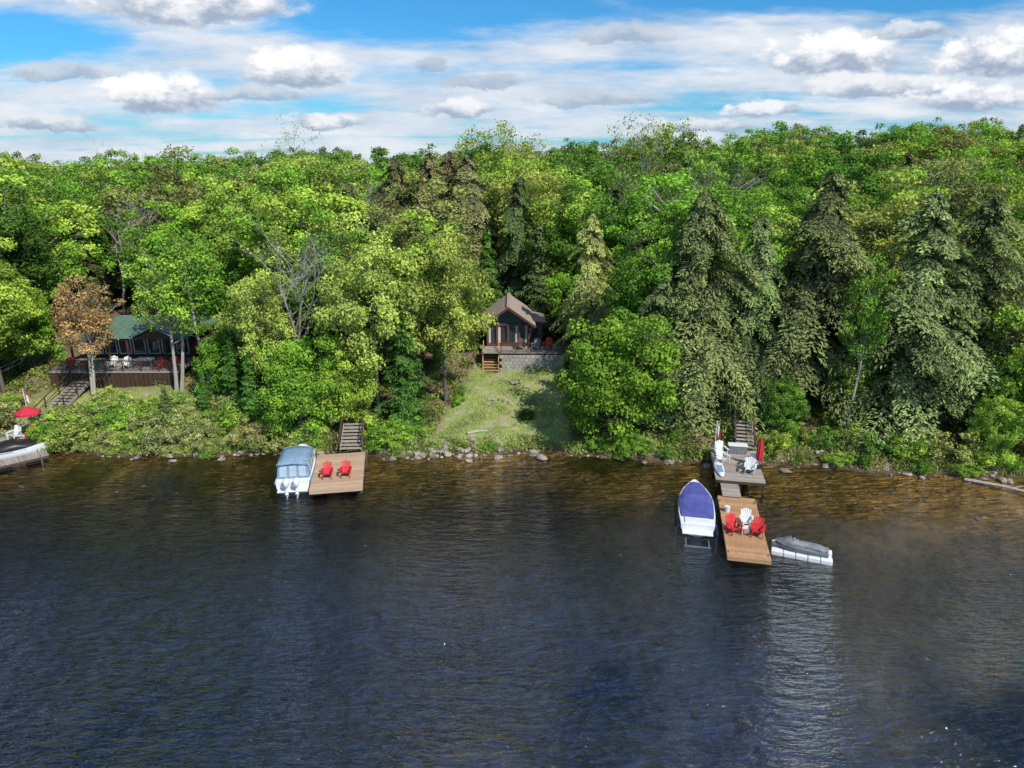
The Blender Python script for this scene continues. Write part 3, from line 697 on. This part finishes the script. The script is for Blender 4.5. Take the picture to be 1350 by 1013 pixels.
# jet ski + drive on dock
e=group('jet_ski_floating_dock',16.35,33.75,.0,-112)
mb=MB()
for i in range(5):
    for s in(-1,1): mb.box(s*.42,-1.3+i*.64,.1,.46,.62,.3)
mb.box(0,0,.04,.4,3.0,.2); mb.part('float_modules',e,M_white,bevel=.05)
e=group('jet_ski',16.3,33.77,.24,68)
hull(e,[(-1.4,.44,-.1,.02,.26),(-.5,.5,-.12,.02,.3),(.4,.5,-.12,.05,.36),(1.0,.38,-.02,.15,.4),(1.4,.1,.2,.3,.44)],M_greyplas)
secs=[]
for yy,hw,zz in((-1.3,.26,.34),(-1.0,.22,.5),(-.4,.2,.56),(.1,.22,.54),(.35,.3,.66),(.6,.34,.72),(.9,.28,.58),(1.2,.16,.48),(1.35,.06,.44)): secs.append([(-hw-.12,yy,.28),(-hw,yy,zz-.12),(-hw*.5,yy,zz),(hw*.5,yy,zz),(hw,yy,zz-.12),(hw+.12,yy,.28)])
MB().loft(secs).part('seat_and_cowl',e,M_greyplas,smooth=True)
mb=MB(); mb.tube([(-.36,.3,.82),(-.1,.42,.85),(.1,.42,.85),(.36,.3,.82)],.025,6); mb.tube([(0,.55,.65),(0,.42,.85)],.04,6); mb.part('handlebar',e,M_black)
# far-left dock, boats, umbrella
e=dock('aluminium_dock',-36.6,44.9,.55,-48,1.3,5.5,M_woodgrey)
def covered(x,y,yaw,cov,sc=1):
    e=group('covered_motorboat',x,y,.1,yaw,sc); hull(e,[(-2.4,.9,-.25,.05,.7),(-1.2,1.0,-.28,.05,.74),(.4,1.0,-.28,.08,.8),(1.5,.85,-.2,.2,.88),(2.3,.45,-.05,.4,.95),(2.6,.1,.4,.7,1.02)],M_gel)
    secs=[]
    for yy,hw,hp in((-2.3,.92,.1),(-1,1.02,.4),(.2,1.02,.55),(1.2,.9,.25),(2.4,.3,.08)): secs.append([(-hw,yy,.72+yy*.05),(-hw*.6,yy,.78+hp+yy*.05),(hw*.6,yy,.78+hp+yy*.05),(hw,yy,.72+yy*.05)])
    MB().loft(secs).part('boat_cover',e,cov,smooth=True)
covered(-37.4,46.9,-62,M_black,.95); covered(-39.2,44.0,-50,M_greyplas,.9)
def umb(x,y,z,r=1.4):
    e=group('patio_umbrella',x,y,z); MB().tube([(0,0,0),(0,0,2.5)],.03,8).part('pole',e,M_alu)
    mb=MB(); vs=[(0,0,2.55)]+[(r*math.cos(k*math.pi/4),r*math.sin(k*math.pi/4),2.05) for k in range(8)]+[(r*math.cos(k*math.pi/4),r*math.sin(k*math.pi/4),1.9) for k in range(8)]
    mb.add(vs,[(0,k+1,(k+1)%8+1) for k in range(8)]+[(k+1,k+9,(k+1)%8+9,(k+1)%8+1) for k in range(8)]).part('canopy',e,M_redfab)
umb(-37.2,49.2,.8,.9)
e=group('shore_deck',-38.6,49.2,.85,0); planks(4.4,2.2,0).part('deck_boards',e,M_woodgrey); mb=MB(); [mb.box(a,b,-.6,.12,.12,1.2) for a in(-2,2) for b in(-1,1)]; mb.part('posts',e,M_wooddark)
adirondack(-36.8,48.6,.87,10,M_red); adirondack(-38.2,48.7,.87,-10,M_white)
stairs('wooden_stairs',-37.6,51.0,h(-37.6,51.0),-2,1.4,14,.13,.42,M_woodgrey)
flag(-38.9,51.5,h(-38.9,51.5),2.8,0)

# ---------------------------------------------------------------- cottage
CX=-.35
gz=3.1; e=group('log_cottage',CX,63.0,gz,0)
FL=1.4; EV=3.75; AP=5.2; HW=2.05; D=5.5
mb=MB()
k=10; lh=(EV-FL)/k
for i in range(k):
    z=FL+(i+.5)*lh
    for s in(-1,1): mb.box(s*(HW-.1),D/2,z,.2,D,lh-.02)
    mb.box(0,D-.1,z,2*HW-.42,.2,lh-.02)
mb.part('log_walls',e,M_log,bevel=.03)
MB().box(0,D/2+.05,.4,2*HW-.1,D-.1,2.0-.002).part('foundation',e,M_stone)
mb=MB(); mb.add([(-HW,.12,FL),(HW,.12,FL),(HW,.12,EV),(0,.12,AP-.08),(-HW,.12,EV)],[(0,1,2,3,4)]); mb.part('front_glazing',e,M_glass)
mb=MB(); mb.add([(-HW,D-.02,EV),(HW,D-.02,EV),(0,D-.02,AP-.08)],[(0,1,2)]); mb.part('rear_gable',e,M_log)
mb=MB()
xsn=[-HW+.09,-1.05,-.02,1.05,HW-.09]
for x in xsn:
    topz=EV+(AP-EV)*(1-abs(x)/HW)-.12; mb.box(x,0,(FL+topz)/2,.17,.2,topz-FL)
for z,t in((FL+.1,.2),(FL+2.05,.18)): 
    for i in range(4): a=(xsn[i]+xsn[i+1])/2; mb.box(a,.01,z,xsn[i+1]-xsn[i]-.174,.16,t)
mb.beam((-HW,0,EV-.13),(0,0,AP-.2),.2,.2); mb.beam((HW,-.003,EV-.13),(0,-.003,AP-.2),.2,.2)
for i in range(4):
    a=(xsn[i]+xsn[i+1])/2; mb.box(a,.04,FL+1.1,.05,.06,1.75)
mb.part('timber_frame',e,M_log)
mb=MB()
for a,w_ in((-1.75,.2),(-.85,.26),(.8,.24),(1.7,.2)): mb.box(a,.095,FL+1.1,w_,.03,1.7)
mb.part('curtains',e,M_curtain)
rf_=MB(); OH=.5; yo=-.9
sl=(AP-EV)/HW; ez=EV-OH*sl
for s in(-1,1):
    for r in range(14):
        t0=r/14; t1=(r+1)/14; x0=s*(HW+OH)*(1-t0); x1=s*(HW+OH)*(1-t1); z0=ez+(AP-ez)*t0; z1=ez+(AP-ez)*t1
        q=[(x0,yo,z0+.16),(x1,yo,z1+.12),(x1,D+.5,z1+.12),(x0,D+.5,z0+.16),(x0,yo,z0+.09),(x1,yo,z1+.05),(x1,D+.5,z1+.05),(x0,D+.5,z0+.09)]
        rf_.add(q,[(0,1,2,3),(7,6,5,4),(0,4,5,1),(1,5,6,2),(2,6,7,3),(3,7,4,0)])
rf_.box(0,(yo+D+.5)/2,AP+.15,.28,D+1.4,.07)
rf_.part('roof_shingles',e,M_roofbr)
mb=MB()
for s in(-1,1): mb.beam((s*(HW+OH),yo-.02,ez-.02),(0,yo-.02-.002*s,AP-.02),.05,.2)
for s in(-1,1): mb.beam((s*(HW+.1),-.5,EV-.2),(0,-.5,AP-.2),.12,.14)
mb.part('fascia',e,M_wooddark)
mb=MB(); mb.box(2.65,3.0,FL+1.0,1.2,3.4,2.0); mb.part('side_annex_walls',e,M_log)
mb=MB(); mb.box(2.75,3.0,FL+2.15,1.6,3.8,.12,(0,.15,0)); mb.part('side_annex_roof',e,M_roofbr); MB().box(2.65,1.27,FL+1.2,.7,.05,.9).part('annex_window',e,M_glass)
e2=group('cottage_deck',CX,63.0,gz,0)
mb=MB()
for i in range(18):
    mb.box(1.3,-.15-i*.14+.02,FL-.06,7.5,.128,.04)
mb.part('deck_boards',e2,M_woodgrey)
mb=MB(); bx0,bx1=-.7,5.05
nb_=14; bw=(bx1-bx0)/nb_
for r in range(5):
    for i in range(nb_): mb.box(bx0+(i+.5)*bw+(.1 if r%2 else -.1),-2.62+random.uniform(-.01,.01),-.18+r*.3,bw-.02,.22,.28)
mb.part('retaining_wall',e2,M_stone,bevel=.015)
mb=MB()
for x in(-2.35,-.85): mb.box(x,-2.5,FL-.6,.12,.12,1.3)
for x in(-.65,.7,2.1,3.5,4.95): mb.box(x,-2.55,FL+.45,.07,.07,.95)
mb.box(2.15,-2.55,FL+.93,5.7,.09,.05)
for i in range(38): mb.box(-.6+i*.148,-2.55,FL+.46,.022,.022,.86)
mb.part('railing',e2,M_wooddark)
s_=stairs('cottage_stairs',CX-1.6,60.9-.9,h(CX-1.6,60)-.02,0,1.3,8,.19,.3,M_wood,True)
adirondack(CX+1.2,61.7,gz+FL,10,M_wooddark,'deck_chair'); adirondack(CX+2.6,61.6,gz+FL,-15,M_bluecan,'deck_chair'); adirondack(CX+3.7,61.9,gz+FL,-20,M_red,'deck_chair')

# ---------------------------------------------------------------- left cottage green roof
e=group('green_roof_cottage',-34.6,59.0,2.4,0)
FL=1.4
MB().box(0,6.0,FL+1.1,9.4,7.0,2.2).part('walls',e,M_wooddark)
mb=MB()
for i in range(7): mb.box(-4+i*1.33,2.47,FL+1.15,1.0,.05,1.5)
mb.part('windows',e,M_glass)
mb=MB()
for i in range(7):
    for s in(-1,1): mb.box(-4+i*1.33+s*.53,2.45,FL+1.15,.06,.09,1.6)
    mb.box(-4+i*1.33,2.45,FL+1.93,.996,.09,.06); mb.box(-4+i*1.33,2.45,FL+.37,.996,.09,.06)
mb.part('window_trim',e,M_white)
ez=FL+2.3; rz=FL+3.5
mb=MB(); a=[(-5.4,.3,ez),(5.4,.3,ez),(5.4,9,ez),(-5.4,9,ez),(-2.6,4.7,rz),(2.6,4.7,rz)]
mb.add(a,[(0,1,5,4),(1,2,5),(2,3,4,5),(3,0,4),(3,2,1,0)]); mb.part('hip_roof',e,M_roofgr)
mb=MB()
for i in range(22):
    x=-5.2+i*.495; u=min(1,(5.4-abs(x))/2.8); mb.beam((x,.31,ez+.02),(x,.3+4.4*u,ez+(rz-ez)*u+.02),.04,.03)
mb.part('roof_seams',e,M_roofgr)
mb=MB(); g0=[(.6,.0,ez+.03),(4.6,.0,ez+.03),(2.6,.0,ez+1.0),(.6,4,ez+.03),(4.6,4,ez+.03),(2.6,4,ez+1.0)]
mb.add(g0,[(0,2,5,3),(1,4,5,2)]); mb.part('front_gable_roof',e,M_roofgr)
MB().add([(.8,.15,ez),(4.4,.15,ez),(2.6,.15,ez+.88)],[(0,1,2)]).part('gable_infill',e,M_wooddark)
mb=MB()
for x in(-5.1,-3.4,-1.7,0,1.7,3.4,5.1): mb.box(x,.5,FL+1.14,.14,.14,2.26)
mb.part('porch_posts',e,M_wooddark)
MB().box(0,.1,FL-.08,11.2,4.6,.12).part('porch_deck',e,M_woodgrey)
mb=MB()
for x in range(8): mb.box(-5.5+x*1.57,-2.14,FL+.42,.08,.08,1.0)
mb.box(0,-2.14,FL+.93,11.1,.1,.06)
for i in range(74): mb.box(-5.45+i*.149,-2.14,FL+.45,.025,.025,.85)
for i in range(28): mb.box(-5.5+i*.407,-2.1,FL-.85,.36,.05,1.4)
mb.part('railing_and_skirt',e,M_wooddark)
for x,y,yw,mt in((-38.8,57.6,20,M_red),(-37.4,57.7,-10,M_red),(-31,57.7,0,M_red),(-29.8,57.9,20,M_red),(-34,57.8,5,M_white),(-35.3,58,5,M_white)): adirondack(x,y,2.4+FL-.02,yw,mt,'deck_chair')
e=group('patio_table',-32.6,58.4,2.4+FL-.02); MB().box(0,0,.72,1.5,.9,.05).part('top',e,M_white); mb=MB(); [mb.box(a*.65,b*.35,.35,.05,.05,.7) for a in(-1,1) for b in(-1,1)]; mb.part('legs',e,M_alu)
# right hidden cabin
e=group('grey_roof_cabin',50,69,h(50,69),10)
MB().box(0,0,1.5,8,7,3.4).part('walls',e,M_wooddark); mb=MB(); mb.add([(-4.5,-4,3.1),(4.5,-4,3.1),(4.5,4,3.1),(-4.5,4,3.1),(-4.5,0,5.4),(4.5,0,5.4)],[(0,1,5,4),(2,3,4,5),(0,4,3),(1,2,5),(3,2,1,0)]); mb.part('roof',e,M_roofgy)
mb=MB(); [mb.box(x,-3.52,1.7,1.1,.06,1.2) for x in(-2.5,0,2.5)]; mb.part('windows',e,M_glass)

# ---------------------------------------------------------------- world
W=bpy.data.worlds.new('World'); scene.world=W; W.use_nodes=True; nt=W.node_tree; nt.nodes.clear(); N=nt.nodes
out=N.new('ShaderNodeOutputWorld'); BS=.145
bg=N.new('ShaderNodeBackground'); bg.inputs[1].default_value=BS
bg2=N.new('ShaderNodeBackground'); bg2.inputs[1].default_value=BS
sun_dir=Vector((.46,-.55,.74)).normalized()
el=math.asin(sun_dir.z); az=math.atan2(sun_dir.x,sun_dir.y)
sky=N.new('ShaderNodeTexSky'); sky.sky_type='NISHITA'; sky.sun_disc=False; sky.sun_elevation=el; sky.sun_rotation=az; sky.dust_density=.6; sky.ozone_density=2
tc=N.new('ShaderNodeTexCoord'); v=tc.outputs['Generated']; sp=N.new('ShaderNodeSeparateXYZ'); L(nt,v,sp.inputs[0]); x_,y_,z_=sp.outputs
blue=mixc(nt,1.0,sky.outputs[0],(.22,.66,.96),'MULTIPLY')
zc=mth(nt,'ADD',mth(nt,'MAXIMUM',z_,0.0),.07)
cb=N.new('ShaderNodeCombineXYZ'); L(nt,mth(nt,'DIVIDE',x_,zc),cb.inputs[0]); L(nt,mth(nt,'DIVIDE',y_,zc),cb.inputs[1])
mp=N.new('ShaderNodeMapping'); mp.inputs['Rotation'].default_value=(0,0,.5); mp.inputs['Scale'].default_value=(.35,.8,1); mp.inputs['Location'].default_value=(3.3,1.2,0); L(nt,cb.outputs[0],mp.inputs[0])
s1=noise(nt,mp.outputs[0],1.0,7,.6)
def mrange(val,a,b,smooth=True):
    m1=N.new('ShaderNodeMapRange'); m1.interpolation_type='SMOOTHSTEP'; m1.inputs[1].default_value=a; m1.inputs[2].default_value=b; L(nt,val,m1.inputs[0]); return m1.outputs[0]
cu=mrange(mth(nt,'SUBTRACT',s1,.0),.44,.66)
up=mixc(nt,mth(nt,'MULTIPLY',cu,.72),blue,(4.8,5.2,5.9)); L(nt,up,bg2.inputs[0])
a_=mth(nt,'DIVIDE',x_,mth(nt,'MAXIMUM',y_,.02)); e_=mth(nt,'DIVIDE',z_,mth(nt,'MAXIMUM',y_,.02))
def ell(ax,ex,w_,h_,A=None,E=None):
    A=A or a_;E=E or e_
    p=mth(nt,'MULTIPLY_ADD',A,1/w_,-ax/w_); q=mth(nt,'MULTIPLY_ADD',E,1/h_,-ex/h_)
    return mth(nt,'SUBTRACT',1.0,mth(nt,'SQRT',mth(nt,'MULTIPLY_ADD',p,p,mth(nt,'MULTIPLY',q,q)))),q
cmb=N.new('ShaderNodeCombineXYZ'); L(nt,a_,cmb.inputs[0]); L(nt,mth(nt,'MULTIPLY',e_,4.5),cmb.inputs[1])
s2=noise(nt,cmb.outputs[0],4.5,8,.62)
hole,_=ell(-.13,.205,.36,.066); hole2,_=ell(-.68,.165,.2,.045); hole3,_=ell(.35,.215,.45,.035)
hh=mth(nt,'MAXIMUM',mth(nt,'MAXIMUM',hole,mth(nt,'MULTIPLY',hole2,.65)),mth(nt,'MAXIMUM',mth(nt,'MULTIPLY',hole3,.75),0.0))
cov=mth(nt,'ADD',mth(nt,'SUBTRACT',mth(nt,'ADD',s1,.11),mth(nt,'MULTIPLY',hh,.74)),mth(nt,'MULTIPLY_ADD',s2,.7,-.35))
m1=mrange(cov,.34,.68)
strat=ramp(nt,s2,[(.3,(3.4,4.1,5.0)),(.5,(4.7,5.2,5.9)),(.68,(6.3,6.4,6.6))])
col=mixc(nt,mth(nt,'MULTIPLY',m1,.95),blue,strat)
wn=N.new('ShaderNodeTexNoise'); wn.inputs['Scale'].default_value=20; wn.inputs['Detail'].default_value=8; wn.inputs['Roughness'].default_value=.62
cm2=N.new('ShaderNodeCombineXYZ'); L(nt,a_,cm2.inputs[0]); L(nt,mth(nt,'MULTIPLY',e_,1.7),cm2.inputs[1]); L(nt,cm2.outputs[0],wn.inputs['Vector'])
ws=N.new('ShaderNodeSeparateXYZ'); L(nt,wn.outputs['Color'],ws.inputs[0])
nz=wn.outputs[0]
A2=mth(nt,'ADD',a_,mth(nt,'MULTIPLY_ADD',ws.outputs[0],.10,-.05)); E2=mth(nt,'ADD',e_,mth(nt,'MULTIPLY_ADD',ws.outputs[1],.03,-.015))
nz9=mth(nt,'MULTIPLY_ADD',nz,1.3,-.65); nz13=mth(nt,'MULTIPLY_ADD',nz,1.8,-.9)
BL=[(-.476,.085,.10,.038,1),(-.29,.118,.09,.037,1),(-.42,.20,.17,.045,.95),(.43,.134,.11,.04,1),(.653,.134,.10,.042,1),(.526,.165,.055,.016,.6),
(-.254,.055,.06,.018,.8),(-.072,.071,.055,.02,.8),(.507,.098,.15,.022,.75),(.632,.082,.12,.024,.9),(.346,.07,.06,.015,.8),(.118,.082,.11,.014,.15),
(-.036,.104,.06,.012,.0),(.155,.162,.08,.019,.2),(-.64,.05,.09,.019,.6),(-.11,.125,.03,.013,.0),(-.35,.088,.10,.013,.3),(.25,.05,.10,.014,.6),(-.6,.115,.09,.015,.2)]
for ax,ex,w_,h_,br in BL:
    f,q=ell(ax,ex,w_,h_,A2,E2)
    f=mth(nt,'ADD',f,nz9)
    f=mth(nt,'ADD',f,mth(nt,'MULTIPLY',mth(nt,'MINIMUM',mth(nt,'ADD',q,.3),0.0),.9))
    mr=mrange(f,.02,.42)
    sh=mth(nt,'ADD',mth(nt,'MULTIPLY_ADD',q,.6,.34),nz13)
    hi=(3.4+3.9*br,3.9+3.4*br,4.5+2.8*br); lo=(2.1+.4*br,2.8+.3*br,3.8+.3*br)
    cc=mixc(nt,mrange(sh,.0,.7),lo,hi)
    col=mixc(nt,mth(nt,'MULTIPLY',mr,.6+.4*br),col,cc)
L(nt,col,bg.inputs[0])
msk=mth(nt,'MULTIPLY',mth(nt,'GREATER_THAN',y_,.3),mrange(z_,.34,.26))
mxs=N.new('ShaderNodeMixShader'); L(nt,msk,mxs.inputs[0]); L(nt,bg2.outputs[0],mxs.inputs[1]); L(nt,bg.outputs[0],mxs.inputs[2]); L(nt,mxs.outputs[0],out.inputs[0])
# ---------------------------------------------------------------- sun, camera
sl=bpy.data.lights.new('sun','SUN'); sl.energy=5.0; sl.angle=math.radians(.5); sl.color=(1,.95,.86)
so=bpy.data.objects.new('sun',sl); COL.objects.link(so); so.rotation_euler=sun_dir.to_track_quat('Z','Y').to_euler(); so.location=(0,0,80)
cam=bpy.data.cameras.new('camera'); co=bpy.data.objects.new('camera',cam); COL.objects.link(co)
cam.sensor_width=36; cam.lens=24; cam.clip_end=9000; cam.clip_start=.3
co.location=(0,0,21); co.rotation_euler=(math.radians(90-17.9),0,0); scene.camera=co
scene.view_settings.view_transform='Standard'; scene.view_settings.look='None'; scene.view_settings.exposure=0
